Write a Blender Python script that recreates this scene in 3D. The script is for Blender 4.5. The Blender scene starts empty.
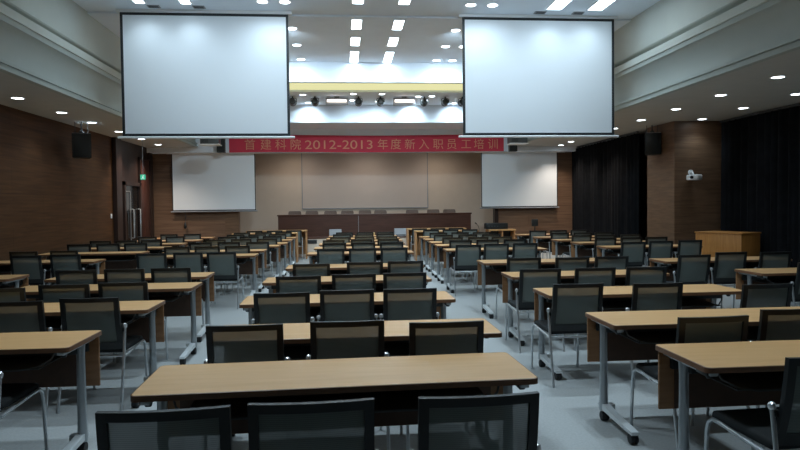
import bpy, bmesh, math, random
from mathutils import Vector, Matrix
random.seed(7)
D = bpy.data; COL = bpy.context.scene.collection; PI = math.pi

# ------------------------------------------------------------------ materials
def nodes(name):
    m = D.materials.new(name); m.use_nodes = True
    nt = m.node_tree; b = nt.nodes['Principled BSDF']
    return m, nt, b
def plain(name, c, rough=.5, metal=0., noise=0., scale=20., spec=None, bump=0.):
    m, nt, b = nodes(name)
    b.inputs['Roughness'].default_value = rough; b.inputs['Metallic'].default_value = metal
    if spec is not None: b.inputs['Specular IOR Level'].default_value = spec
    b.inputs['Base Color'].default_value = (*c, 1)
    if noise or bump:
        tc = nt.nodes.new('ShaderNodeTexCoord'); n = nt.nodes.new('ShaderNodeTexNoise')
        n.inputs['Scale'].default_value = scale; n.inputs['Detail'].default_value = 4
        nt.links.new(tc.outputs['Object'], n.inputs['Vector'])
        if noise:
            r = nt.nodes.new('ShaderNodeValToRGB')
            r.color_ramp.elements[0].position = .3; r.color_ramp.elements[1].position = .7
            r.color_ramp.elements[0].color = (*[x*(1-noise) for x in c], 1)
            r.color_ramp.elements[1].color = (*[min(1, x*(1+noise)) for x in c], 1)
            nt.links.new(n.outputs['Fac'], r.inputs['Fac']); nt.links.new(r.outputs['Color'], b.inputs['Base Color'])
        if bump:
            bp = nt.nodes.new('ShaderNodeBump'); bp.inputs['Strength'].default_value = bump; bp.inputs['Distance'].default_value = .01
            nt.links.new(n.outputs['Fac'], bp.inputs['Height']); nt.links.new(bp.outputs['Normal'], b.inputs['Normal'])
    return m
def wood(name, c0, c1, stretch, rough=.4, seams=None, axes='XYZ', spec=.5):
    """grain along the axis with the smallest stretch; seams=(width,height) draws thin panel joints"""
    m, nt, b = nodes(name); L = nt.links
    tc = nt.nodes.new('ShaderNodeTexCoord')
    mp = nt.nodes.new('ShaderNodeMapping'); mp.inputs['Scale'].default_value = stretch
    L.new(tc.outputs['Object'], mp.inputs['Vector'])
    n = nt.nodes.new('ShaderNodeTexNoise'); n.inputs['Scale'].default_value = 3; n.inputs['Detail'].default_value = 7; n.inputs['Distortion'].default_value = .6
    L.new(mp.outputs['Vector'], n.inputs['Vector'])
    r = nt.nodes.new('ShaderNodeValToRGB')
    r.color_ramp.elements[0].position = .32; r.color_ramp.elements[1].position = .68
    r.color_ramp.elements[0].color = (*c0, 1); r.color_ramp.elements[1].color = (*c1, 1)
    L.new(n.outputs['Fac'], r.inputs['Fac']); out = r.outputs['Color']
    if seams:
        s = nt.nodes.new('ShaderNodeSeparateXYZ'); cb = nt.nodes.new('ShaderNodeCombineXYZ')
        L.new(tc.outputs['Object'], s.inputs['Vector'])
        L.new(s.outputs[axes[0]], cb.inputs['X']); L.new(s.outputs[axes[1]], cb.inputs['Y'])
        br = nt.nodes.new('ShaderNodeTexBrick'); br.offset = .5
        br.inputs['Scale'].default_value = 1; br.inputs['Brick Width'].default_value = seams[0]; br.inputs['Row Height'].default_value = seams[1]
        br.inputs['Mortar Size'].default_value = .004
        br.inputs['Color1'].default_value = (1, 1, 1, 1); br.inputs['Color2'].default_value = (.8, .8, .8, 1); br.inputs['Mortar'].default_value = (.35, .3, .28, 1)
        L.new(cb.outputs['Vector'], br.inputs['Vector'])
        mx = nt.nodes.new('ShaderNodeMix'); mx.data_type = 'RGBA'; mx.blend_type = 'MULTIPLY'; mx.inputs['Factor'].default_value = .8
        L.new(out, mx.inputs['A']); L.new(br.outputs['Color'], mx.inputs['B']); out = mx.outputs['Result']
    L.new(out, b.inputs['Base Color']); b.inputs['Roughness'].default_value = rough
    b.inputs['Specular IOR Level'].default_value = spec
    return m
def emit(name, c, s):
    m = D.materials.new(name); m.use_nodes = True; nt = m.node_tree; nt.nodes.clear()
    e = nt.nodes.new('ShaderNodeEmission'); o = nt.nodes.new('ShaderNodeOutputMaterial')
    e.inputs['Color'].default_value = (*c, 1); e.inputs['Strength'].default_value = s
    nt.links.new(e.outputs[0], o.inputs[0]); return m
def mesh_fabric(name, c, tr):
    m, nt, b = nodes(name); L = nt.links
    b.inputs['Base Color'].default_value = (*c, 1); b.inputs['Roughness'].default_value = .7
    tc = nt.nodes.new('ShaderNodeTexCoord'); w = nt.nodes.new('ShaderNodeTexWave'); w.bands_direction = 'Z'
    w.inputs['Scale'].default_value = 42; w.inputs['Distortion'].default_value = .3
    L.new(tc.outputs['Object'], w.inputs['Vector'])
    mr = nt.nodes.new('ShaderNodeMapRange'); mr.inputs['To Min'].default_value = tr-.1; mr.inputs['To Max'].default_value = tr+.1
    L.new(w.outputs['Fac'], mr.inputs['Value'])
    t = nt.nodes.new('ShaderNodeBsdfTransparent'); mix = nt.nodes.new('ShaderNodeMixShader')
    L.new(mr.outputs['Result'], mix.inputs[0]); L.new(b.outputs[0], mix.inputs[1]); L.new(t.outputs[0], mix.inputs[2])
    L.new(mix.outputs[0], nt.nodes['Material Output'].inputs['Surface']); return m

M = dict(
 floor=plain('floor_carpet', (.37,.385,.385), .5, noise=.10, scale=60, spec=.35),
 ceil=plain('ceiling_paint', (.76,.83,.91), .8, noise=.02, scale=3),
 tray=plain('tray_paint', (.56,.58,.53), .8, noise=.02, scale=3),
 fascia=plain('fascia_tone', (.40,.43,.40), .8, noise=.02, scale=3),  # darker tone than the tray ledge above
 soffit=plain('soffit_paint', (.50,.49,.46), .85, noise=.03, scale=3),
 stagewall=plain('stage_wall_panel', (.64,.53,.43), .7, noise=.02, scale=4),
 panel=plain('stage_board', (.60,.51,.45), .5, noise=.01, scale=4),
 wallwood=wood('wall_wood', (.058,.024,.009), (.108,.048,.019), (7,.35,7), .6, (2.4,.62), 'YZX', spec=.22),
 endwood=wood('end_wall_wood', (.13,.070,.040), (.21,.118,.070), (.4,7,8), .5, (3,.3), 'XZY'),
 darkwood=wood('dark_wood', (.018,.009,.007), (.036,.018,.014), (6,6,.5), .45),
 doorwood=wood('door_wood', (.05,.016,.012), (.09,.03,.02), (6,6,.5), .4),
 pilaster=wood('pilaster_wood', (.11,.06,.032), (.18,.10,.055), (.7,.7,9), .5),
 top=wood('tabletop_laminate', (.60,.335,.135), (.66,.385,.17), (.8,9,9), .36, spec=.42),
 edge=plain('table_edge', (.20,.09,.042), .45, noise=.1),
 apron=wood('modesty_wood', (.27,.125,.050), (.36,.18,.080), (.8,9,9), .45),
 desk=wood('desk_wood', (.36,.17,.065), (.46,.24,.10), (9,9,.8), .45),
 podium=wood('podium_wood', (.36,.145,.03), (.46,.20,.05), (9,9,.8), .45),
 headwood=wood('head_table_wood', (.060,.022,.013), (.098,.038,.024), (.6,8,8), .38),
 silver=plain('silver_paint', (.42,.45,.47), .35, .75),
 footsilver=plain('foot_silver', (.66,.69,.70), .4, .2),
 shadelining=plain('shade_lining', (.075,.036,.020), .6, noise=.1),
 chrome=plain('chrome', (.60,.63,.65), .30, .75),
 capm=plain('polished_cap', (.9,.92,.93), .25, .6),
 black=plain('black_plastic', (.010,.013,.014), .42),
 rubber=plain('black_rubber', (.012,.012,.013), .6),
 seat=plain('seat_fabric', (.008,.010,.011), .85, bump=.2, scale=300),
 mesh=mesh_fabric('chair_mesh', (.19,.225,.21), .31),
 screen=plain('screen_fabric', (.80,.84,.88), .75),
 border=plain('screen_border', (.012,.016,.020), .6),
 white=plain('white_metal', (.80,.81,.82), .45),
 curtain=plain('curtain_cloth', (.007,.0075,.009), .9, noise=.25, scale=6, spec=.1),
 red=plain('banner_red', (.60,.040,.080), .75, noise=.05, scale=3),
 gold=plain('banner_gold', (.72,.32,.20), .6),
 grey=plain('grey_plastic', (.30,.31,.33), .5),
 greymid=plain('dark_grey_metal', (.07,.075,.08), .5),
 padded=plain('padded_back', (.17,.125,.105), .7, noise=.08),
 tan=plain('tan_box', (.60,.40,.17), .6),
 light=emit('lamp_diffuser', (.84,.94,1.0), 6.0),
 strip=emit('strip_diffuser', (.74,.90,1.0), 8.0),
 strip2=emit('strip_diffuser_dim', (.70,.88,1.0), 5.0),
 cove=emit('cove_strip', (1.0,.97,.52), .40),
 flood=emit('flood_tube', (1.0,.90,.82), 1.6),
 exitg=emit('exit_green', (.10,.75,.45), .35),
 exitw=emit('exit_white', (.8,1.0,.9), .5),
 glassdark=plain('dark_glass', (.006,.007,.008), .1),
)

# ------------------------------------------------------------------ mesh helpers
class MB:
    def __init__(s): s.bm = bmesh.new()
    def box(s, x0, x1, y0, y1, z0, z1, bev=0., seg=2, rot=None, at=None):
        r = bmesh.ops.create_cube(s.bm, size=1)
        vs = r['verts']
        for v in vs: v.co = Vector(((x0+x1)/2+v.co.x*(x1-x0), (y0+y1)/2+v.co.y*(y1-y0), (z0+z1)/2+v.co.z*(z1-z0)))
        if bev:
            es = list({e for v in vs for e in v.link_edges})
            o = bmesh.ops.bevel(s.bm, geom=es, offset=bev, segments=seg, affect='EDGES', profile=.5)
            vs = list({v for f in o['faces'] for v in f.verts} | {v for v in vs if v.is_valid})
        if rot is not None:
            c = Vector(at or ((x0+x1)/2, (y0+y1)/2, (z0+z1)/2))
            for v in vs: v.co = c + rot @ (v.co-c)
        return s
    def tube(s, pts, r, seg=10, caps=True):
        pts = [Vector(p) for p in pts]; rings = []; n0 = None
        rr = r if isinstance(r, (list, tuple)) else [r]*len(pts)
        for i, p in enumerate(pts):
            t = (pts[min(i+1, len(pts)-1)]-pts[max(i-1, 0)]).normalized()
            if n0 is None:
                n0 = t.orthogonal().normalized()
            n0 = (n0 - t*n0.dot(t)).normalized(); b = t.cross(n0)
            rings.append([s.bm.verts.new(p+(n0*math.cos(a)+b*math.sin(a))*rr[i]) for a in [2*PI*k/seg for k in range(seg)]])
        for a, b in zip(rings, rings[1:]):
            for k in range(seg): s.bm.faces.new((a[k], a[(k+1) % seg], b[(k+1) % seg], b[k]))
        if caps:
            s.bm.faces.new(rings[0][::-1]); s.bm.faces.new(rings[-1])
        return s
    def lathe(s, prof, c, axis='Z', seg=20):
        """prof: (radius, height) pairs"""
        rings = []
        for r, h in prof:
            ring = []
            for k in range(seg):
                a = 2*PI*k/seg; p = (r*math.cos(a), r*math.sin(a), h)
                if axis == 'X': p = (p[2], p[0], p[1])
                if axis == 'Y': p = (p[1], p[2], p[0])
                ring.append(s.bm.verts.new(Vector(c)+Vector(p)))
            rings.append(ring)
        for a, b in zip(rings, rings[1:]):
            for k in range(seg): s.bm.faces.new((a[k], a[(k+1) % seg], b[(k+1) % seg], b[k]))
        s.bm.faces.new(rings[0][::-1]); s.bm.faces.new(rings[-1]); return s
    def prism(s, poly, axis, a0, a1):
        """polygon in the two other axes, extruded along axis"""
        def P(u, v, w): return {'X': (w, u, v), 'Y': (u, w, v), 'Z': (u, v, w)}[axis]
        A = [s.bm.verts.new(P(u, v, a0)) for u, v in poly]; B = [s.bm.verts.new(P(u, v, a1)) for u, v in poly]
        n = len(poly)
        for k in range(n): s.bm.faces.new((A[k], A[(k+1) % n], B[(k+1) % n], B[k]))
        s.bm.faces.new(A[::-1]); s.bm.faces.new(B); return s
    def sheet(s, f, nu, nv, th):
        """closed curved slab: f(u,v)->point, th = thickness vector"""
        T = Vector(th); F = [[s.bm.verts.new(f(i/nu, j/nv)) for j in range(nv+1)] for i in range(nu+1)]
        B = [[s.bm.verts.new(Vector(f(i/nu, j/nv))+T) for j in range(nv+1)] for i in range(nu+1)]
        for i in range(nu):
            for j in range(nv):
                s.bm.faces.new((F[i][j], F[i+1][j], F[i+1][j+1], F[i][j+1])); s.bm.faces.new((B[i][j], B[i][j+1], B[i+1][j+1], B[i+1][j]))
        for i in range(nu):
            s.bm.faces.new((F[i][0], B[i][0], B[i+1][0], F[i+1][0])); s.bm.faces.new((F[i][nv], F[i+1][nv], B[i+1][nv], B[i][nv]))
        for j in range(nv):
            s.bm.faces.new((F[0][j], F[0][j+1], B[0][j+1], B[0][j])); s.bm.faces.new((F[nu][j], B[nu][j], B[nu][j+1], F[nu][j+1]))
        return s
    def build(s, name, mat, parent=None, smooth=True):
        bmesh.ops.recalc_face_normals(s.bm, faces=s.bm.faces)
        me = D.meshes.new(name); s.bm.to_mesh(me); s.bm.free(); me.materials.append(M[mat] if isinstance(mat, str) else mat)
        if smooth:
            for p in me.polygons: p.use_smooth = True
            me.set_sharp_from_angle(angle=math.radians(38))
        o = D.objects.new(name, me); COL.objects.link(o)
        if parent: o.parent = parent
        return o
def tag(o, label=None, cat=None, group=None, kind=None):
    if label: o['label'] = label
    if cat: o['category'] = cat
    if group: o['group'] = group
    if kind: o['kind'] = kind
    return o
def thing(name, loc=(0,0,0), label=None, cat=None, group=None, rz=0):
    o = D.objects.new(name, None); COL.objects.link(o); o.empty_display_size = .1
    o.location = loc; o.rotation_euler = (0,0,rz); return tag(o, label, cat, group)
def struct(mb, name, mat): return tag(mb.build(name, mat), kind='structure')
def bx(*a, **k): return MB().box(*a, **k)
def copy_tree(o, parent=None):
    c = o.copy(); COL.objects.link(c)
    if parent: c.parent = parent
    for ch in o.children: copy_tree(ch, c)
    return c
def spot(name, loc, power, angle, parent=None, aim=(0,0,-1), color=(.68,.87,1), r=.06, blend=1.):
    l = D.lights.new(name, 'SPOT'); l.energy = power; l.spot_size = math.radians(angle); l.spot_blend = blend
    l.color = color; l.shadow_soft_size = r
    o = D.objects.new(name, l); COL.objects.link(o); o.location = loc
    o.rotation_euler = Vector(aim).to_track_quat('-Z', 'Y').to_euler()
    if parent: o.parent = parent
    return o
ORD = ['first','second','third','fourth','fifth','sixth','seventh','eighth','ninth','tenth','eleventh','twelfth']

# ------------------------------------------------------------------ room shell
XL, XR, YB, YE = -5.9, 8.75, -3.5, 20.5         # left wall, right wall, back, end wall
ZS, ZC = 3.4, 5.0                               # soffit and ceiling heights
FL, FR = -4.4, 5.4                              # inner faces of the soffits
SX0, SX1, YS = -3.3, 4.9, 22.6                  # stage opening and its back wall
struct(bx(XL-.2, XR+.2, YB-.2, 20.0, -.1, 0), 'floor', 'floor')
struct(bx(XL-.2, XL, YB, 17.0, 0, ZS), 'wall_left', 'wallwood')
struct(bx(XL-.2, XL-.02, 17.0, YE, 0, ZS), 'wall_left_front', 'darkwood')
mb = MB(); mb.box(XL, XL+.10, 17.02, 17.42, 0, ZS); mb.box(XL, XL+.06, 20.05, 20.32, 0, ZS)
struct(mb, 'trim_1', 'darkwood')
struct(bx(XL-.2, XR+.2, YB-.2, YB, 0, 5.2), 'wall_back', 'wallwood')
struct(bx(XR, XR+.2, YB, 13.9, 0, ZS), 'wall_right', 'darkwood')
struct(bx(7.95, XR+.2, 15.2, YE, 0, ZS), 'wall_right_front', 'darkwood')
struct(bx(7.45, XR+.2, 13.9, 15.2, 0, ZS), 'pilaster_right', 'pilaster')
struct(bx(XL-.2, SX0, YE, YE+.2, 0, ZS), 'wall_front_left', 'endwood')
struct(bx(SX1, XR+.2, YE, YE+.2, 0, ZS), 'wall_front_right', 'endwood')
struct(bx(SX0-.42, SX0+.005, YE-.03, YE+.22, 0, 3.3), 'trim_2', 'pilaster')
struct(bx(SX1-.02, SX1+.10, YE-.03, YE+.22, 0, 3.3), 'trim_3', 'darkwood')
struct(bx(SX0-.9, SX1+.9, YS, YS+.15, 0, 4.2), 'wall_stage', 'stagewall')
struct(bx(SX0-.9, SX0-.75, YE+.2, YS, 0, 4.2), 'wall_stage_left', 'stagewall')
struct(bx(SX1+.75, SX1+.9, YE+.2, YS, 0, 4.2), 'wall_stage_right', 'stagewall')
struct(bx(SX0-.9, SX1+.9, YE+.2, YS+.15, 3.75, 3.9), 'ceiling_stage', 'ceil')
# stage platform with a dark nosing
mb = MB(); mb.box(SX0, SX1-.02, 20.02, YS, 0, .56)
struct(mb, 'stage_platform', 'stagewall')
struct(bx(SX0, SX1-.02, 20.0, YS, .56, .60, bev=.008), 'trim_4', 'headwood')
# ceilings
struct(bx(FL, FR, YB, 11.64, ZC, ZC+.2), 'ceiling', 'ceil')
struct(bx(FL, FR, 11.66, 15.3, ZC-.03, ZC+.2), 'ceiling_front', 'ceil')
struct(bx(FL, FR, 15.3, 15.42, 4.50, ZC+.2), 'bulkhead_upper', 'ceil')
struct(bx(FL, FR, 15.42, 18.4, 4.53, 4.70), 'ceiling_low', 'ceil')
struct(bx(FL, FR, 16.32, 18.4, 4.45, 4.53), 'ceiling_low_panel', 'ceil')
struct(bx(FL, FR, 18.4, 18.5, 3.95, 4.70), 'bulkhead_lower', 'ceil')
struct(bx(FL, FR, 18.5, 20.0, 3.95, 4.05), 'ceiling_stage_front', 'ceil')
struct(bx(XL-.2, XR+.2, 20.0, 20.48, 3.25, 4.05), 'wall_front_upper', 'ceil')
tag(bx(FL+.02, FR-.02, 15.46, 16.30, 4.495, 4.528).build('cove_light', 'cove'), 'long pale yellow light strip across the ceiling above the stage lamps', 'light')
# soffits and their cornices
def soffit(side):
    s = -1 if side == 'left' else 1
    xin, xout = (FL, XL-.2) if s < 0 else (FR, XR+.2)
    a, b = sorted((xin+s*.10, xout))
    struct(bx(a, b, YB, 20.0, ZS, ZS+.12), 'soffit_%s' % side, 'soffit')
    P = lambda l: [(xin+s*u, z) for u, z in l]
    mb = MB()   # fascia: stepped mouldings, shallow cove face, upper ledge
    mb.prism(P([(.0,3.40),(.0,3.44),(.04,3.45),(.04,3.49),(.015,3.495),(.015,3.535),(.06,3.55),(.075,3.62),(.06,3.72),(.03,3.82),(-.02,3.91),(-.08,3.98),(-.10,3.985),(-.10,4.02),(-.10,4.06),(.35,4.06),(.35,3.46),(.10,3.46),(.10,3.40)]), 'Y', YB, 20.0)
    struct(mb, 'trim_%d' % (5 if s < 0 else 6), 'fascia')
    mb = MB(); mb.prism(P([(.35,4.06),(-.10,4.06),(-.125,4.065),(-.125,4.185),(-.11,4.19),(.20,4.19),(.20,4.31),(.02,4.32),(.0,4.34),(.0,ZC+.02),(.5,ZC+.02),(.5,4.06)]), 'Y', YB, 20.0)
    struct(mb, 'wall_tray_%s' % side, 'tray')
    a, b = sorted((xin+s*.35, xout))
    struct(bx(a, b, YB, 20.0, 4.9, ZC+.2), 'soffit_cap_%s' % side, 'soffit')
    a, b = sorted((xout-s*.2, xout)); struct(bx(a, b, YB, 20.48, ZS, ZC+.2), 'wall_upper_%s' % side, 'soffit')
soffit('left'); soffit('right')
struct(bx(XL, XL+.015, YB, 17.0, 0, .10), 'baseboard_left', 'darkwood')

# door in the dark front part of the left wall
d = tag(D.objects.new('door_1', None), kind='structure'); COL.objects.link(d); d.location = (XL, 18.4, 0)
bx(-.015, .02, -.6, .62, 0.01, 2.20).build('leaf', 'glassdark', d)
mb = MB(); mb.box(-.02, .07, -.70, -.60, 0, 2.30); mb.box(-.02, .07, -.70, .72, 2.20, 2.30); mb.box(-.02, .07, .62, .72, 0, 2.30)
mb.build('frame', 'darkwood', d)
mb = MB(); mb.box(.02, .035, -.56, -.53, .01, 2.05); mb.box(.02, .035, -.56, -.12, 2.02, 2.05); mb.box(.02, .035, -.15, -.12, .01, 2.05); mb.build('inner_frame', 'silver', d)
for y in (-.06, .52):
    MB().tube([(.03,y,.75),(.09,y,.75),(.09,y,1.55),(.03,y,1.55)], .014).build('pull_handle', 'silver', d)
d = tag(D.objects.new('door_2', None), kind='structure'); COL.objects.link(d); d.location = (XL, 19.6, 0)
bx(-.015, .04, -.42, .42, 0.01, 3.0, bev=.01).build('leaf', 'doorwood', d)
mb = MB(); mb.box(-.01, .055, -.47, -.42, 0, 3.05); mb.box(-.01, .055, -.47, .44, 3.0, 3.05); mb.build('frame', 'darkwood', d)
s = thing('light_switch', (XL, 16.85, 1.38), 'small white switch plate on the wood wall beside the dark door recess', 'switch')
bx(0, .012, -.045, .045, -.06, .06, bev=.004).build('plate', 'white', s); bx(.012, .02, -.02, .02, -.03, .03, bev=.003).build('rocker', 'white', s)

# ------------------------------------------------------------------ chairs
def chair_proto():
    t = thing('meeting_chair')
    MB().box(-.218, .218, -.19, .27, .425, .475, bev=.022, seg=3).build('seat', 'seat', t)
    def bp(x, z):       # back surface
        k = (z-.46)/.42
        return Vector((x, -.185-.085*k-.012*math.sin(PI*k)-.022*(1-(x/.23)**2), z))
    fr = MB()
    w, z0, z1, bw, tp, bt = .222, .46, .88, .036, .034, .06
    fr.sheet(lambda u, v: bp(-w+2*w*u, z1-tp+tp*v), 12, 1, (0,-.026,0))
    fr.sheet(lambda u, v: bp(-w+2*w*u, z0+bt*v), 12, 1, (0,-.022,0))
    for s in (-1, 1):
        fr.sheet(lambda u, v: bp(s*(w-bw*u), z0+bt+(z1-tp-z0-bt)*v), 1, 8, (0,-.026,0))
    b = fr.build('backrest', 'black', t)
    MB().sheet(lambda u, v: bp((-1+2*u)*(w-bw+.004), z0+bt-.004+(z1-tp-z0-bt+.008)*v)+Vector((0,-.010,0)), 10, 8, (0,-.003,0)).build('mesh_panel', 'mesh', b)
    for s in (-1, 1):
        x = s*.226
        MB().tube([(x,.31,0),(x,.295,.20),(x,.285,.36),(x,.27,.41),(x,.235,.435),(x,.18,.435),(x,0,.42),(x,-.20,.405)], .011).build('leg', 'chrome', t)
        x = s*.238
        l = MB().tube([(x,-.33,0),(x,-.28,.25),(x,-.24,.45),(x,-.212,.64)], .011).build('leg', 'chrome', t)
        MB().tube([(x,-.214,.630),(x,-.212,.640),(x,-.209,.655),(x,-.205,.662)], [.013,.018,.017,.008], 12).build('cap', 'capm', l)
        MB().box(min(x, x-s*.03), max(x, x-s*.03), -.232, -.208, .60, .63, bev=.004).build('back_bracket', 'black', l)
    MB().tube([(-.226,-.20,.405),(.226,-.20,.405)], .010).build('crossbar', 'chrome', t)
    MB().tube([(-.226,.20,.43),(.226,.20,.43)], .009).build('crossbar', 'chrome', t)
    return t
CHAIR = chair_proto(); chair_used = [False]
def chair(x, ytop, rz, label, group, z=0):
    o = CHAIR if not chair_used[0] else copy_tree(CHAIR); chair_used[0] = True
    o.location = (x, ytop*(1.012 if ytop < 9 else 1)+.28, z); o.rotation_euler = (0,0,rz); tag(o, label, 'chair', group); return o

# ------------------------------------------------------------------ tables
def rounded(x0, x1, y0, y1, r, n=5):
    P = []
    for cx, cy, a in ((x1-r,y1-r,0),(x0+r,y1-r,90),(x0+r,y0+r,180),(x1-r,y0+r,270)):
        for k in range(n+1):
            t = math.radians(a+90*k/n); P.append((cx+r*math.cos(t), cy+r*math.sin(t)))
    return P
def table_proto():
    t = thing('training_table')
    tp = MB().prism(rounded(-.896,.896,-.271,.271,.026), 'Z', .722, .750).build('tabletop', 'top', t)
    mb = MB(); A = rounded(-.90,.90,-.275,.275,.03); B = rounded(-.8955,.8955,-.2705,.2705,.0255); n = len(A); V = []
    for P, z in ((A,.7215),(A,.7485),(B,.7505),(B,.7215)): V.append([mb.bm.verts.new((u,v,z)) for u, v in P])
    for i in range(4):
        a, b = V[i], V[(i+1) % 4]
        for k in range(n): mb.bm.faces.new((a[k], a[(k+1) % n], b[(k+1) % n], b[k]))
    mb.build('edge_band', 'edge', tp)
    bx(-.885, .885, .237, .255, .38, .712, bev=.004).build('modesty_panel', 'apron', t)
    bx(-.80, .80, .229, .238, .385, .70, bev=.002).build('shade_lining', 'shadelining', t)  # dark brown sheet added to deepen the shade under the tabletop
    mb = MB(); mb.box(-.83, .83, .0, .05, .645, .705, bev=.006)
    mb.box(-.83, .83, .20, .229, .62, .70, bev=.004); mb.build('frame_beam', 'black', t)
    # wire book shelf under the top
    mb = MB(); P = [(-.76,-.10,.70),(-.74,-.13,.65),(-.68,-.185,.615),(-.60,-.215,.61),(.60,-.215,.61),(.68,-.185,.615),(.74,-.13,.65),(.76,-.10,.70)]
    mb.tube(P, .006, 6)
    mb.box(-.70, .70, -.20, .21, .606, .612)
    mb.build('book_shelf', 'greymid', t)
    for s in (-1, 1):
        x = s*.842
        mb = MB(); mb.tube([(x,.05,.075),(x,.05,.30),(x,.05,.62),(x,.05,.705)], [.031,.027,.024,.028], 14)
        mb.box(x-.022, x+.022, -.24, .24, .695, .722, bev=.006)
        l = mb.build('leg', 'silver', t)
        xf = s*.912      # flat arched foot on the outer side of the column
        mb = MB(); mb.prism([(-.445,.066),(-.44,.086),(-.28,.098),(-.10,.112),(.02,.128),(.085,.128),(.10,.11),(.09,.09),(.03,.085),(-.05,.082),(-.28,.070)], 'X', xf-.026, xf+.026)
        mb.box(min(x, xf), max(x, xf), .02, .08, .085, .125, bev=.01)
        mb.build('foot', 'footsilver', l)
        for y in (-.41, .05):
            mb = MB(); mb.lathe([(.004,-.026),(.032,-.024),(.035,-.016),(.035,-.004),(.028,-.003),(.028,.003),(.035,.004),(.035,.016),(.032,.024),(.004,.026)], (xf,y,.0352), 'X', 18)
            mb.box(xf-.011, xf+.011, y-.012, y+.012, .05, .085)
            mb.build('caster', 'rubber', l)
        mb = MB(); mb.box(x-.03, x+.015, -.225, -.12, .692, .722, bev=.005); mb.lathe([(.012,-.014),(.016,-.010),(.016,.010),(.012,.014)], (x,-.19,.690), 'X', 12)
        mb.build('tilt_latch', 'black', l)
    return t
TABLE = table_proto(); table_used = [False]; TABLES = []
def table(x, ynear, rz, label, group):
    o = TABLE if not table_used[0] else copy_tree(TABLE); table_used[0] = True; TABLES.append(o)
    o.location = (x, ynear+.275, 0); o.rotation_euler = (0,0,rz); tag(o, label, 'table', group); return o

# blocks: rows of (near edge Y, table centre X, table rz, [chair (x, y of back top, rz) ...])
def J(a): return random.uniform(-a, a)
def std(xc, y, n=3, off=.40): return [(xc+(k-(n-1)/2)*.54+J(.02), y-off+J(.03), J(.04)) for k in range(n)]
CB = [
 (2.89, -.03, .030, [(-.635,2.22,.03),(-.13,2.245,.02),(.47,2.245,.03)]),
 (3.98, .07, 0, [(-.59,3.76,0),(.01,3.80,0),(.595,3.69,0)]),
 (5.46, .03, .01, [(-.51,5.12,.01),(.015,5.20,0),(.535,5.20,0)]),
 (6.99, .03, .01, [(-.46,6.32,0),(.09,6.40,0),(.61,6.43,0)]),
 (8.54, .14, .01, [(-.40,7.65,0),(.245,7.75,0),(.75,7.80,0)]),
 (11.03, .28, 0, [(-.225,10.39,0),(.29,10.40,0),(.805,10.40,0)]),
 (12.45, .33, 0, [(-.19,12.02,0),(.355,12.06,0),(.885,12.04,0)]),
 (13.74, .38, 0, [(-.22,13.10,0),(.35,13.2,0),(.90,13.2,0)]),
 (14.93, .44, 0, [(-.10,14.32,0),(.45,14.4,0),(.97,14.4,0)]),
 (16.0, .47, 0, [(-.06,15.75,0),(.48,15.6,0),(1.0,15.7,0)]),
 (17.2, .50, 0, [(0,16.85,0),(.54,16.8,0),(1.07,16.8,0)]),
]
LB = [
 (3.92, -2.565, 0, [(-2.165,3.635,-.03)]),
 (5.30, -2.52, 0, [(-1.97,5.08,-.03),(-2.50,4.98,0),(-3.1,4.95,0)]),
 (6.66, -2.49, 0, [(-2.07,6.10,0),(-2.57,6.03,0),(-3.05,5.85,0)]),
 (7.75, -2.57, 0, [(-2.0,7.48,0),(-2.51,7.45,0),(-3.03,7.43,0)]),
 (10.95, -2.44, 0, [(-1.89,10.04,0),(-2.41,10.11,0),(-2.93,10.02,0)]),
 (12.10, -2.43, 0, std(-2.43, 12.1)),
 (13.47, -2.30, 0, [(-1.72,12.85,.03),(-2.3,13.0,0),(-2.85,13.0,0)]),
 (14.41, -2.22, 0, std(-2.22, 14.41, off=.3)),
 (15.75, -2.22, 0, std(-2.22, 15.75)),
 (16.88, -2.21, 0, std(-2.21, 16.88)),
]
RB = [
 (2.99, 2.70, 0, [(2.14,2.62,.05)]),
 (4.11, 2.715, 0, [(2.20,3.62,.03),(2.86,3.80,0)]),
 (5.53, 2.74, 0, [(1.99,5.27,.02),(2.66,5.19,.03),(3.49,4.97,.05)]),
 (7.03, 2.80, 0, [(2.065,6.54,0),(2.67,6.55,0),(3.23,6.53,0)]),
 (8.75, 2.86, 0, [(2.29,7.93,0),(2.91,7.88,0),(3.44,7.9,0)]),
 (11.35, 2.76, 0, [(2.12,10.85,0),(2.66,11.05,0),(3.175,11.05,0)]),
 (12.72, 2.79, 0, std(2.79, 12.72)),
 (13.76, 2.81, 0, std(2.81, 13.76, off=.35)),
 (15.03, 2.84, 0, std(2.84, 15.03)),
 (16.2, 2.87, 0, std(2.87, 16.2)),
]
LLB = [
 (7.92, -4.90, 0, [(-4.62,7.55,0),(-5.25,7.5,0)]),
 (10.30, -4.82, 0, [(-4.255,10.17,0),(-4.775,10.05,0)]),
 (12.10, -4.65, 0, [(-4.66,11.1,0),(-5.28,11.05,0)]),
 (13.52, -4.60, 0, [(-4.13,13.1,0),(-4.66,13.1,0),(-5.19,13.04,0)]),
 (14.90, -4.60, 0, [(-4.19,14.35,0),(-4.72,14.35,0),(-5.25,14.32,0)]),
 (16.35, -4.55, 0, [(-4.1,15.95,0),(-4.75,15.95,0)]),
 (17.7, -4.50, 0, [(-4.0,17.3,0),(-4.6,17.3,0)]),
]
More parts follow.
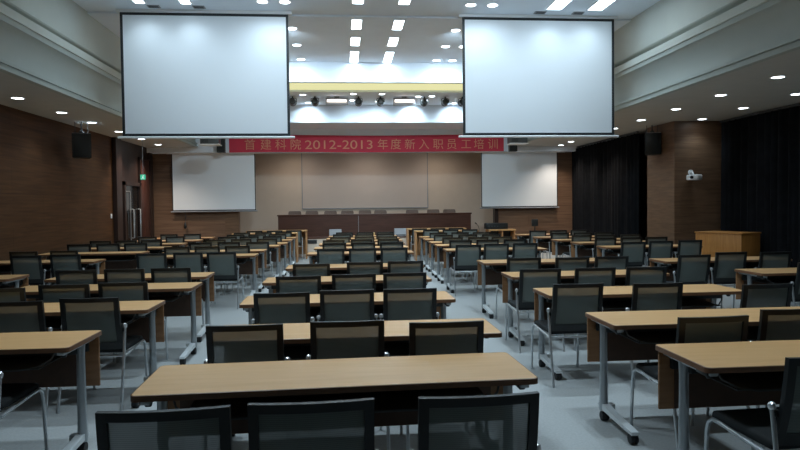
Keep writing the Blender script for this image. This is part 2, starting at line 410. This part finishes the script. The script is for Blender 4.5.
RRB = [
 (6.84, 5.64, 0, [(5.25,6.62,0)]),
 (8.47, 5.36, 0, [(4.55,7.90,.03),(5.27,8.22,0),(5.85,8.13,0)]),
 (11.39, 5.75, 0, [(5.08,10.88,0),(5.67,11.04,0),(6.25,11.1,0)]),
 (12.73, 5.72, 0, std(5.72, 12.73)),
 (13.87, 5.68, 0, std(5.68, 13.87, off=.35)),
 (15.15, 5.62, 0, std(5.62, 15.15)),
 (16.6, 5.55, 0, std(5.55, 16.6)),
]
POS = {1: [''], 2: ['left of two', 'right of two'], 3: ['left of three', 'middle of three', 'right of three']}
for nm, rows in (('centre', CB), ('left-aisle', LB), ('right-aisle', RB), ('far-left', LLB), ('far-right', RRB)):
    for i, (yn, xc, rz, chs) in enumerate(rows):
        row = ('nearest the camera' if i == 0 else 'last before the stage' if i == len(rows)-1 else ORD[i]+' from the camera')
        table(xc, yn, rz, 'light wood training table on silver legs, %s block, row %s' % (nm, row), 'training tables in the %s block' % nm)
        t_ = TABLES[-1]
        if nm == 'centre':
            if i == 0: t_.scale.x = 1.03
            for l_ in t_.children:          # the centre tables stand on feet set further in
                for f_ in l_.children:
                    if f_.name.split('.')[0] in ('foot', 'caster'): f_.location.x = -.075 if l_.data.vertices[0].co.x > 0 else .075
        if (nm == 'centre' and i == 1) or (nm == 'right-aisle' and i == 2):
            for l_ in t_.children:          # legs folded a little further back
                if l_.name.split('.')[0] == 'leg': l_.location.y = .12
        chs = sorted(chs)
        for (x, y, r), pos in zip(chs, POS[len(chs)]):
            if len(chs) == 1: lab = 'black mesh-back chair, only one at the %s table %s' % (nm, row)
            else: lab = 'black mesh-back chair, %s at the %s table %s' % (pos, nm, row)
            chair(x, y, r, lab, 'mesh-back chairs in the %s block' % nm)

# panel-ended wooden desks in front of the stage
def desk(x0, x1, y0, h, label):
    t = thing('wooden_desk', ((x0+x1)/2, y0, 0), label, 'desk', 'panel-ended wooden desks before the stage'); w = (x1-x0)/2
    bx(-w, w, 0, .5, h-.03, h, bev=.004).build('desktop', 'top', t)
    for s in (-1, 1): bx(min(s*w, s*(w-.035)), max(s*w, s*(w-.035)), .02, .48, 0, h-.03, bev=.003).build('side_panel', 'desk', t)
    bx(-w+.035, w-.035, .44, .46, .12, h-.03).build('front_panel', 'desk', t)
    return t
desk(-3.1, -1.32, 18.0, .84, 'tan wooden desk with solid ends left of the aisle, nearer of two')
desk(-2.9, -1.12, 19.2, .86, 'tan wooden desk with solid ends left of the aisle, against the stage')
desk(2.00, 3.8, 17.9, .84, 'tan wooden desk with solid ends right of the aisle, nearer of two')
desk(1.90, 3.7, 19.2, .86, 'tan wooden desk with solid ends right of the aisle, against the stage')

for bl, xs in (('left', (-1.65,-2.2,-2.76)), ('right', (2.4,2.95,3.5))):
    for y, nr in ((17.62,'nearer'), (18.85,'farther')):
        for x, pos in zip(sorted(xs), POS[3]):
            chair(x+J(.01)+((.17 if bl == 'left' else -.17) if nr == 'farther' else 0), y, J(.02), 'black mesh-back chair, %s at the %s solid-ended wooden desk %s of the aisle' % (pos, nr, bl), 'mesh-back chairs at the wooden desks')

# ------------------------------------------------------------------ stage furniture
t = thing('head_table', (1.02, 20.75, .60), 'long dark red-brown head table across the front of the stage', 'table')
bx(-3.16, 3.16, -.02, .55, .66, .705, bev=.008).build('tabletop', 'headwood', t)
for x0, x1 in ((-3.13,-.565),(-.555,3.13)): bx(x0, x1, 0, .025, .0, .66).build('front_panel', 'headwood', t)
bx(-.566, -.554, -.006, .0, .10, .64).build('seam_strip', 'silver', t)
for s in (-1, 1): bx(min(s*3.13,s*3.09), max(s*3.13,s*3.09), .025, .52, 0, .66).build('side_panel', 'headwood', t)
def stage_chair():
    t = thing('conference_chair')
    bx(-.24, .24, -.24, .24, .40, .49, bev=.03, seg=3).build('seat', 'padded', t)
    mb = MB(); mb.sheet(lambda u, v: Vector(((-1+2*u)*(.215-.03*max(0, v-.85)/.15), .20+.05*v+.03*(1-(2*u-1)**2), .47+.345*v)), 10, 8, (0,.05,0)); mb.build('backrest', 'padded', t)
    for sx in (-1, 1):
        for sy in (-1, 1): MB().tube([(sx*.22,sy*.22,0),(sx*.20,sy*.19,.42)], .014).build('leg', 'black', t)
        MB().tube([(sx*.23,.22,.62),(sx*.235,0,.63),(sx*.235,-.2,.60),(sx*.22,-.21,.44)], .014).build('armrest', 'black', t)
    return t
sc = stage_chair()
SCX = [-1.66,-1.09,-.46,.11,.71,1.24,2.33,3.06,3.62]
names = ['leftmost','second from the left','third from the left','fourth from the left','fifth from the left','sixth from the left, before the gap','third from the right, after the gap','second from the right','rightmost']
for i, x in enumerate(SCX):
    o = sc if i == 0 else copy_tree(sc)
    o.location = (x, 21.62, .60); tag(o, 'grey-brown padded chair behind the dark head table, %s' % names[i], 'chair', 'chairs behind the head table')
# board on the back wall
t = thing('wall_board', (.76, YS, 1.5), 'wide pale board panel on the wall behind the head table', 'board')
bx(-2.19, 2.19, -.03, 0, 0, 1.95).build('panel', 'panel', t)
mb = MB(); mb.box(-2.22, 2.22, -.045, -.0, -.03, 0); mb.box(-2.22, 2.22, -.045, 0, 1.95, 1.98); mb.box(-2.22, -2.19, -.045, 0, 0, 1.95); mb.box(2.19, 2.22, -.045, 0, 0, 1.95); mb.build('frame', 'grey', t)
# grille in the stage front
t = thing('vent_grille', (-1.06, 20.02, .47), 'small dark vent grille in the stage front below the head table', 'vent')
bx(-.21, .21, -.012, .0, -.06, .06).build('frame', 'greymid', t)
mb = MB()
for k in range(5): mb.box(-.18, .18, -.02, -.012, -.045+k*.02, -.037+k*.02)
mb.build('louvres', 'black', t)
for x, w in ((-.28,'left'),(1.77,'right')):
    t = thing('stage_monitor', (x, 20.12, .60), 'low grey wedge speaker on the stage edge, %s one' % w, 'speaker', 'wedge speakers on the stage edge')
    MB().prism([(0,0),(.26,0),(.20,.24),(.06,.24)], 'X', -.19, .19).build('cabinet', 'grey', t)
    bx(-.16, .16, -.004, .012, .02, .05).build('grille', 'greymid', t)
for x, y, w in ((.89,20.15,'in front of the head table'),(3.06,20.15,'at the right end of the head table'),(3.72,20.15,'just right of the head table')):
    t = thing('tan_box', (x, y, .60), 'small tan box on the stage edge %s' % w, 'box', 'tan boxes on the stage edge')
    bx(-.07, .07, -.05, .05, 0, .13, bev=.006).build('body', 'tan', t); bx(-.04, .04, -.02, .02, .13, .136).build('opening', 'white', t)
# AV desk right of the stage front
t = thing('equipment_desk', (4.82, 19.2, 0), 'tan equipment desk with open bays near the right end of the stage', 'desk')
bx(-.42, .42, 0, .5, .76, .80, bev=.004).build('desktop', 'top', t)
for x in (-.40, 0, .38): bx(x-.02, x+.02, .02, .48, 0, .76).build('side_panel', 'desk', t)
bx(-.38, .36, .46, .48, .05, .76).build('back_panel', 'black', t)
t = thing('amplifier', (4.66, 19.4, .80), 'black audio unit standing on the tan equipment desk', 'audio equipment')
bx(-.34, .34, -.15, .15, .01, .19, bev=.008).build('case', 'black', t)
mb = MB()
for k in range(4): mb.lathe([(.015,0),(.013,.015)], (-.25+k*.09,-.152,.10), 'Y', 10)
mb.build('knob', 'greymid', t)
t = thing('microphone', (4.30, 20.2, .60), 'thin black gooseneck microphone left of the audio unit', 'microphone')
MB().lathe([(.06,0),(.06,.015),(.02,.03)], (0,0,0)).build('base', 'black', t)
MB().tube([(0,0,.02),(0,0,.2),(-.02,0,.28),(-.07,0,.34)], .008, 8).build('gooseneck', 'black', t)
MB().tube([(-.07,0,.34),(-.085,0,.355),(-.13,0,.39)], [.012,.02,.016], 10).build('head', 'black', t)
t = thing('microphone_stand', (6.10, 20.1, 0), 'dark stand in front of the brown panelling under the right far screen', 'stand')
MB().lathe([(.16,0),(.16,.02),(.03,.05)], (0,0,0)).build('base', 'black', t); MB().tube([(0,0,.04),(0,0,.85)], .018).build('pole', 'black', t)
bx(-.10, .10, -.05, .05, .85, 1.08, bev=.02).build('head', 'black', t)
# podium cabinet by the right curtains
a = math.atan2(-.95, .40)
t = thing('podium_cabinet', (7.35, 12.85, 0), 'orange-brown wooden cabinet standing in front of the dark right curtain', 'cabinet', rz=a)
bx(0, 1.03, 0, .60, .04, .92, bev=.006).build('body', 'podium', t)
bx(-.015, 1.045, -.015, .615, .92, .95, bev=.006).build('cabinet_top', 'podium', t)
bx(.03, 1.0, .03, .57, 0, .04).build('plinth', 'black', t)

# ------------------------------------------------------------------ screens
def big_screen(x0, x1, y, zb, zt, label, bw=.045):
    t = thing('projection_screen', ((x0+x1)/2, y, zb), label, 'screen', 'large hanging projection screens'); w = (x1-x0)/2; h = zt-zb
    bx(-w+bw, w-bw, 0, .006, bw, h-bw).build('screen_fabric', 'screen', t)
    mb = MB(); mb.box(-w, -w+bw, -.002, .008, 0, h); mb.box(w-bw, w, -.002, .008, 0, h); mb.box(-w+bw, w-bw, -.002, .008, 0, bw); mb.box(-w+bw, w-bw, -.002, .008, h-bw, h)
    mb.build('border', 'border', t)
    MB().tube([(-w-.08,.004,-.022),(w+.08,.004,-.022)], .022, 12).build('bottom_bar', 'white', t)
    bx(-w-.06, w+.06, -.03, .04, h, h+.07).build('case', 'white', t)
big_screen(-3.80, -.93, 11.5, 2.82, 4.95, 'large white screen hanging from the ceiling on the left')
big_screen(2.17, 5.0, 11.5, 2.825, 4.95, 'large white screen hanging from the ceiling on the right')
def far_screen(x0, x1, label):
    t = thing('wall_screen', ((x0+x1)/2, 20.32, 1.47), label, 'screen', 'smaller screens on the front wall'); w = (x1-x0)/2
    bx(-w+.025, w-.025, 0, .006, .03, 1.78).build('screen_fabric', 'screen', t)
    mb = MB(); mb.box(-w, -w+.025, -.002, .008, 0, 1.78); mb.box(w-.025, w, -.002, .008, 0, 1.78); mb.box(-w+.025, w-.025, -.002, .008, 0, .03); mb.build('border', 'border', t)
    MB().tube([(-w-.05,.004,-.02),(w+.05,.004,-.02)], .02, 10).build('bottom_bar', 'grey', t)
    bx(-w-.15, w+.25, -.06, .06, 1.76, 1.84, bev=.01).build('case', 'white', t)
far_screen(-5.28, -2.74, 'smaller white screen on the brown front wall, left of the stage')
far_screen(4.41, 6.93, 'smaller white screen on the brown front wall, right of the stage')
# plug cable hanging below the left far screen
t = thing('hanging_cable', (-4.92, 20.4, 1.42), 'thin dark cable hanging on the brown panelling below the left far screen', 'cable')
MB().tube([(0,0,0),(.01,-.02,-.15),(0,-.02,-.32)], .008, 8).build('cord', 'black', t); MB().lathe([(.02,-.5),(.045,-.46),(.04,-.38),(.012,-.3)], (0,-.02,0)).build('plug', 'black', t)

# ------------------------------------------------------------------ banner with lettering
t = thing('banner', (.80, 19.985, 3.24), 'long red banner with gold Chinese lettering hung above the stage', 'banner')
W = 4.27; HB = .52
MB().sheet(lambda u, v: Vector((-W+2*W*u, .008*math.sin(u*37)*(1-v), HB*v+.012*math.sin(u*9))), 80, 4, (0,.006,0)).build('cloth', 'red', t)
font = None
try: font = D.fonts.load(bpy.utils.system_resource('DATAFILES', path='fonts/Noto Sans CJK Regular.woff2'))
except Exception as e: print('font', e)
def text_mesh(s, size):
    c = D.curves.new('txt', 'FONT'); c.body = s; c.size = size; c.align_x = 'CENTER'; c.align_y = 'CENTER'; c.extrude = .002; c.offset = 0
    if font: c.font = font
    o = D.objects.new('txt', c); COL.objects.link(o)
    bpy.context.view_layer.update()
    me = D.meshes.new_from_object(o.evaluated_get(bpy.context.evaluated_depsgraph_get()))
    D.objects.remove(o); return me
# (text, centre pixel column in the photograph at the banner's distance converted to metres)
LET = [('首',-2.84),('建',-2.36),('科',-1.91),('院',-1.46),('2012-2013',-.12),('年',1.23),('度',1.64),('新',2.08),('入',2.52),('职',2.97),('员',3.40),('工',3.86),('培',4.27),('训',4.72)]
for s, x in LET:
    me = text_mesh(s, .35 if len(s) == 1 else .38)
    if len(s) > 1:
        xs = [v.co.x for v in me.vertices]
        k = 2.08/(max(xs)-min(xs)) if xs else 1
        for v in me.vertices: v.co.x *= k
    me.materials.append(M['gold']); o = D.objects.new('lettering', me); COL.objects.link(o); o.parent = t
    o.location = (x-.80, -.018, .215); o.rotation_euler = (PI/2, 0, 0)

# ------------------------------------------------------------------ speakers, projectors, camera, exit sign
def wall_speaker(x, y, z, rz, label, flip):
    t = thing('loudspeaker', (x, y, z), label, 'speaker', 'loudspeakers hung from the soffits', rz)
    MB().prism([(-.18,-.16),(.18,-.16),(.13,.20),(-.13,.20)], 'Z', 0, .50).build('cabinet', 'black', t)
    bx(-.16, .16, -.175, -.16, .02, .48, bev=.006).build('grille', 'greymid' if False else 'black', t)
    MB().prism([(-.175,-.155),(.175,-.155),(.125,.195),(-.125,.195)], 'Z', .50, .515).build('top_plate', 'grey', t)
    zt = 3.4-z
    mb = MB()
    for dx in (-.12, .12): mb.tube([(dx,.02,.51),(dx,.02,zt)], .007, 8)
    mb.lathe([(.05,.515),(.05,.56),(.02,.58)], (0,.02,0)); mb.tube([(0,.02,.57),(0,.02,zt)], .014, 8)
    mb.build('hanger', 'greymid', t)
wall_speaker(-5.48, 14.05, 2.64, .35, 'black loudspeaker hung from the left soffit before the wood wall', 1)
wall_speaker(7.30, 14.65, 2.70, -.35, 'black loudspeaker hung beside the right wood pillar', -1)
def beam_speaker(x, label):
    t = thing('speaker_box', (x, 19.78, 3.22), label, 'speaker', 'black speakers flanking the banner')
    MB().prism([(-.12,-.12),(.12,-.12),(.10,.13),(-.10,.13)], 'Z', 0, .45).build('cabinet', 'black', t)
    bx(-.02, .02, .12, .225, .2, .26).build('bracket', 'greymid', t)
beam_speaker(-3.66, 'black speaker box left of the red banner'); beam_speaker(5.30, 'black speaker box at the right end of the red banner')
def projector(x, label):
    t = thing('projector', (x, 18.2, 3.29), label, 'projector', 'ceiling projectors before the stage')
    bx(-.25, .25, -.19, .19, .03, .22, bev=.015).build('body', 'greymid', t)
    bx(-.27, .27, -.21, .21, 0, .028, bev=.006).build('tray', 'white', t)
    MB().lathe([(.05,0),(.06,.04),(.06,.07)], (.10,.19,.12), 'Y').build('lens', 'glassdark', t)
    mb = MB()
    for k in range(6): mb.box(-.20+k*.03, -.185+k*.03, -.193, -.188, .06, .18)
    mb.build('vent_slots', 'black', t)
    MB().tube([(0,0,.22),(0,0,1.16)], .025).build('pole', 'white', t)
projector(-3.66, 'dark projector on a ceiling pole below the left large screen'); projector(5.02, 'dark projector on a ceiling pole below the right large screen')
t = thing('security_camera', (7.83, 13.9, 2.12), 'small white camera fixed to the front of the right wood pillar', 'camera')
MB().lathe([(.06,-.02),(.06,.0)], (0,0,.12), 'Y').build('mount', 'white', t)
MB().tube([(0,0,.12),(0,-.08,.12),(0,-.12,.07)], .022).build('arm', 'white', t)
bx(-.10, .10, -.30, -.02, -.06, .06, bev=.025, seg=3, rot=Matrix.Rotation(.5, 3, 'Z')).build('body', 'white', t)
MB().lathe([(.035,0),(.035,.02)], (-.12,-.275,0), 'Y').build('lens', 'black', t)
t = thing('exit_sign', (-5.0, 16.55, 2.28), 'small green exit sign hanging on a thin rod before the door recess', 'sign')
bx(-.07, .07, -.015, .015, 0, .14, bev=.004).build('case', 'greymid', t); bx(-.062, .062, -.019, -.015, .008, .132).build('face', 'exitg', t)
mb = MB(); mb.box(-.012, .014, -.021, -.019, .05, .085); mb.lathe([(.011,-.002),(.011,0)], (.012,-.019,.105), 'Y', 10); mb.prism([(-.012,.05),(0,.05),(-.025,.02),(-.038,.022)], 'Y', -.021, -.019); mb.prism([(.002,.05),(.014,.05),(.035,.028),(.025,.02)], 'Y', -.021, -.019); mb.build('running_figure', 'exitw', t)
MB().tube([(0,0,.14),(0,0,1.12)], .006, 8).build('rod', 'grey', t)

# ------------------------------------------------------------------ curtains
def curtain(x, y0, y1, label, pitch=.24, amp=.07):
    t = thing('curtain', (x, (y0+y1)/2, 0), label, 'curtain', 'dark curtains along the right wall')
    L = y1-y0; n = int(L/pitch*10)
    ph = [J(1) for _ in range(60)]
    def f(u, v):
        y = -L/2+L*u; k = y/pitch*2*PI
        a = amp*(.75+.25*math.sin(k*.17+1))
        return Vector((a*math.sin(k+.9*math.sin(k*.23))+.02*math.sin(k*2.3)*(1-v), y+.012*math.sin(k*.7)*(1-v), .03+3.30*v))
    MB().sheet(f, n, 6, (.008,0,0)).build('cloth', 'curtain', t)
    bx(-.02, .02, -L/2, L/2, 3.345, 3.385).build('rail', 'greymid', t)
curtain(7.47, 15.75, 20.42, 'dark full-height curtain between the wood pillar and the front wall')
curtain(8.45, 4.0, 13.75, 'dark full-height curtain behind the orange-brown cabinet, near side of the wood pillar')

# ------------------------------------------------------------------ lamps
def downlight_proto(r):
    t = thing('downlight')
    mb = MB(); n = 24; P = [(r*1.0,-.004),(r*1.22,-.010),(r*1.28,-.006),(r*1.28,0),(r,0)]
    V = [[mb.bm.verts.new((p*math.cos(2*PI*k/n), p*math.sin(2*PI*k/n), z)) for k in range(n)] for p, z in P]
    for a, b in zip(V, V[1:]+V[:1]):
        for k in range(n): mb.bm.faces.new((a[k], a[(k+1) % n], b[(k+1) % n], b[k]))
    mb.build('trim_ring', 'white', t)
    MB().lathe([(r*.97,0),(r*.98,-.006),(r*.6,-.010),(.001,-.012)], (0,0,0), 'Z', 24).build('lens', 'light', t)
    return t
PROT = {}
def downlight(x, y, z, r, label, group, power=0, angle=110, aim=(0,0,-1), color=(.68,.87,1)):
    if r not in PROT: PROT[r] = o = downlight_proto(r)
    else: o = copy_tree(PROT[r])
    o.location = (x, y, z); tag(o, label, 'light', group)
    LATE.append((o, power, angle, aim, color))
LATE = []
SL = [11.05,12.68,14.14,15.78,17.49,19.16,20.65-.9]
k = 0
ys = [6.2, 7.8, 9.4]+[11.05,12.68,14.14,15.78,17.49,18.9,19.6]
P_S = 21; COOL = (.68,.87,1); WARM = (1,.86,.72); P_C = (66,95,54,8,112,14,16)
for i, y in enumerate([11.05,12.68,14.14,15.78,17.49,19.0]):
    downlight(-5.3, y, ZS, .085, 'round recessed downlight in the left soffit, %s from the camera' % ORD[i], 'downlights in the left soffit', P_S*(.8 if i < 4 else 4), 120, color=COOL if i < 4 else WARM)
for i, y in enumerate([8.99,10.53,12.12,13.73,15.25,16.95,18.5,19.6]):
    downlight([6.41,6.47,6.53,6.59,6.63,6.71,6.72,6.8][i], y, ZS, .085, 'round recessed downlight in the right soffit inner row, %s from the camera' % ORD[i], 'downlights in the right soffit', P_S*(.65 if i < 5 else 3.2), 120, color=COOL if i < 5 else WARM)
for i, y in enumerate([10.4,11.97,13.57]):
    downlight([7.76,7.82,7.91][i], y, ZS, .085, 'round recessed soffit downlight along the right curtain, %s from the camera' % ORD[i], 'downlights in the right soffit', P_S*(.3 if i < 2 else .5), 120)
# main ceiling; rows over the seats are unseen, added to light the near tables
cols = [(-1.31,'outer left column'),(-.94,'inner left column'),(2.22,'inner right column'),(2.60,'outer right column')]
for x, nm in cols:
    for i, (y, z) in enumerate([(4.2,ZC),(6.6,ZC),(8.8,ZC),(10.96,ZC),(12.45,ZC-.03),(13.72,ZC-.03),(15.04,ZC-.03)]):
        downlight(x, y, z, .085, ('unseen downlight added over the seats, %s, %s row' % (nm, ORD[i])) if i < 3 else ('round recessed ceiling downlight, %s, %s counted from the large screens to the stage' % (nm, ORD[i-3])), 'downlights in the main ceiling', P_C[i], 120 if i < 2 else 150, (0,0,-1) if i < 2 or i == 6 else (0,.25,-1) if i == 3 else (0,.7,-1))
# linear ceiling lamps
def strip(x, y0, y1, z, w, label, group, power, mat='strip'):
    t = thing('ceiling_strip_light', (x, (y0+y1)/2, z), label, 'light', group); L = (y1-y0)/2
    mb = MB(); mb.box(-w/2-.02, -w/2, -L, L, -.02, 0); mb.box(w/2, w/2+.02, -L, L, -.02, 0); mb.box(-w/2-.02, w/2+.02, -L-.02, -L, -.02, 0); mb.box(-w/2-.02, w/2+.02, L, L+.02, -.02, 0)
    mb.build('frame', 'white', t); bx(-w/2, w/2, -L, L, -.014, -.001).build('diffuser', mat, t)
    if power: LATE.append((t, power, 150, (0,0,-1), (.85,.95,1)))
for x, nm in ((.28,'left of the two middle rows'),(1.06,'right of the two middle rows')):
    for i, (y0, y1) in enumerate([(10.2,10.94),(11.78,12.40),(13.0,13.66),(14.2,15.25)]):
        strip(x, y0, y1, ZC if i == 0 else ZC-.03, .18, 'bright ceiling light panel, %s, %s from the camera' % (nm, ORD[i]), 'middle ceiling light panels', 0)
for x, w, nm in ((3.73,.26,'above the right large screen, inner'),(4.47,.26,'above the right large screen, outer'),(-2.58,.16,'above the left large screen, inner'),(-3.33,.16,'above the left large screen, outer')):
    strip(x, 9.6, 11.1, ZC, w, 'long bright ceiling strip %s' % nm, 'ceiling strips above the large screens', 0, 'strip2')
for x, y, nm in ((-3.17,11.30,'left large screen, outer'),(-2.42,11.30,'left large screen, inner'),(3.55,11.32,'right large screen, inner'),(4.25,11.32,'right large screen, outer')):
    t = thing('ceiling_vent', (x, y, ZC), 'small grey vent in the ceiling above the %s' % nm, 'vent', 'small ceiling vents')
    bx(-.10, .10, -.07, .07, -.012, 0).build('frame', 'grey', t)
    mb = MB()
    for q in range(4): mb.box(-.08, .08, -.055+q*.03, -.043+q*.03, -.016, -.012)
    mb.build('slats', 'greymid', t)
# stage lamps under the low ceiling
def par(x, y, i):
    t = thing('stage_spotlight', (x, y, 4.45), 'small black stage spotlight under the low ceiling, %s from the left' % ORD[i], 'stage light', 'black stage spotlights')
    MB().tube([(0,0,0),(0,0,-.05)], .02, 10).build('clamp', 'black', t)
    MB().tube([(-.10,0,-.15),(-.10,0,-.06),(-.06,0,-.045),(.06,0,-.045),(.10,0,-.06),(.10,0,-.15)], .009, 8).build('yoke', 'black', t)
    MB().lathe([(.05,-.13),(.085,-.10),(.09,0),(.09,.12),(.095,.13)], (0,0,-.145), 'Y', 18).build('can', 'black', t)
    MB().lathe([(.08,.0),(.07,.008)], (0,.13,-.145), 'Y', 18).build('lens', 'glassdark', t)
for i, x in enumerate([-1.30,-.72,.42,1.0,2.17,2.73,3.19]): par(x, 17.0, i)
for x, nm in ((-.15,'left'),(1.63,'right')):
    t = thing('flood_light', (x, 17.0, 4.45), 'rectangular flood light with a lit tube under the low ceiling, %s of two' % nm, 'stage light', 'rectangular flood lights')
    mb = MB(); mb.box(-.29, .29, -.03, .10, -.22, -.05, bev=.01); mb.box(-.06,.06,-.03,.06,-.06,.012); mb.build('housing', 'grey', t)
    bx(-.29, .29, -.07, -.03, -.06, -.045).build('visor', 'greymid', t)
    MB().tube([(-.25,-.05,-.12),(.25,-.05,-.12)], .035, 10).build('tube_lamp', 'flood', t)
    bx(-.01, .01, 0, .03, -.05, 0).build('bracket', 'black', t)
LOW = [(-1.02,16.75),(-.95,18.0),(.28,16.6),(.27,17.6),(1.02,16.6),(.98,17.8),(2.0,16.95),(2.36,16.9),(1.95,18.15),(3.15,18.05)]
for i, (x, y) in enumerate(LOW):
    nm = ['leftmost, near edge','leftmost, far edge','left of centre, near edge','left of centre, far edge','right of centre, near edge','right of centre, far edge','beside the right flood light, near edge','second from the right, near edge','beside the right flood light, far edge','rightmost, far edge'][i]
    downlight(x, y, 4.45, .075, 'small downlight in the low ceiling, %s' % nm, 'downlights in the low ceiling', 28 if y < 17.5 else 30, 140, (0,0,-1) if y < 17.5 else (0,.5,-1))
for o, p, a, aim, c in LATE:
    if p: spot('lamp', (0,0,-.05), p, a, o, aim, c)
# spots washing the tops of the big screens come from the strip ends
for x in (-3.33,-2.58,3.73,4.47):
    spot('lamp', (x, 11.15, 4.96), 5, 120, None, (0,.15,-1), (.70,.88,1), .05)
# the two middle rows: lamp at the end of each row washes the bulkhead
for x in (.28, 1.06):
    spot('lamp', (x, 14.95, 4.94), 4, 140, None, (0,.1,-1), (.74,.90,1), .05)
# warm unseen lamps added inside the stage to brighten its back wall
for x in (-1.6, .8, 3.2):
    o = thing('added_stage_lamp', (x, 21.4, 3.75), 'unseen lamp added in the ceiling over the head table, %s' % ('left' if x < 0 else 'middle' if x < 2 else 'right'), 'light', 'unseen lamps added over the head table')
    bx(-.2, .2, -.2, .2, -.02, 0).build('frame', 'white', o); bx(-.17, .17, -.17, .17, -.026, -.02).build('diffuser', 'flood', o)
    spot('lamp', (0,0,-.05), 30, 150, o, (0,.1,-1), (1,.88,.76))

# ------------------------------------------------------------------ world, camera, view
w = D.worlds.new('world'); bpy.context.scene.world = w; w.use_nodes = True
w.node_tree.nodes['Background'].inputs[0].default_value = (.02,.025,.03,1); w.node_tree.nodes['Background'].inputs[1].default_value = .3
F, ROLL, VX, VY = 640., -.0115, 344., 206.
def unroll(x, y):
    dx, dy = x-400, 225-y; c, s = math.cos(-ROLL), math.sin(-ROLL)
    return dx*c+dy*s, -dx*s+dy*c
vx, vy = unroll(VX, VY); PT = math.atan2(vy, F); YW = math.atan2(-vx, F/math.cos(PT))
def ray(x, y):
    a, b = unroll(x, y); fy = F*math.cos(PT)+b*math.sin(PT); uz = b*math.cos(PT)-F*math.sin(PT)
    return Vector((a*math.cos(YW)+fy*math.sin(YW), -a*math.sin(YW)+fy*math.cos(YW), uz))
f = ray(400,225).normalized(); r = (ray(410,225)-ray(390,225)).normalized(); u = r.cross(f)
cd = D.cameras.new('camera'); cam = D.objects.new('camera', cd); COL.objects.link(cam)
cd.sensor_width = 36; cd.lens = 28.8; cd.clip_start = .05; cd.clip_end = 100
cam.matrix_world = Matrix(((r.x,u.x,-f.x,0),(r.y,u.y,-f.y,0),(r.z,u.z,-f.z,1.57),(0,0,0,1)))
S = bpy.context.scene; S.camera = cam
S.view_settings.view_transform = 'Standard'; S.view_settings.look = 'None'; S.view_settings.gamma = 1; S.view_settings.exposure = 1.0
S.cycles.max_bounces = 8; S.cycles.diffuse_bounces = 5; S.cycles.transparent_max_bounces = 16
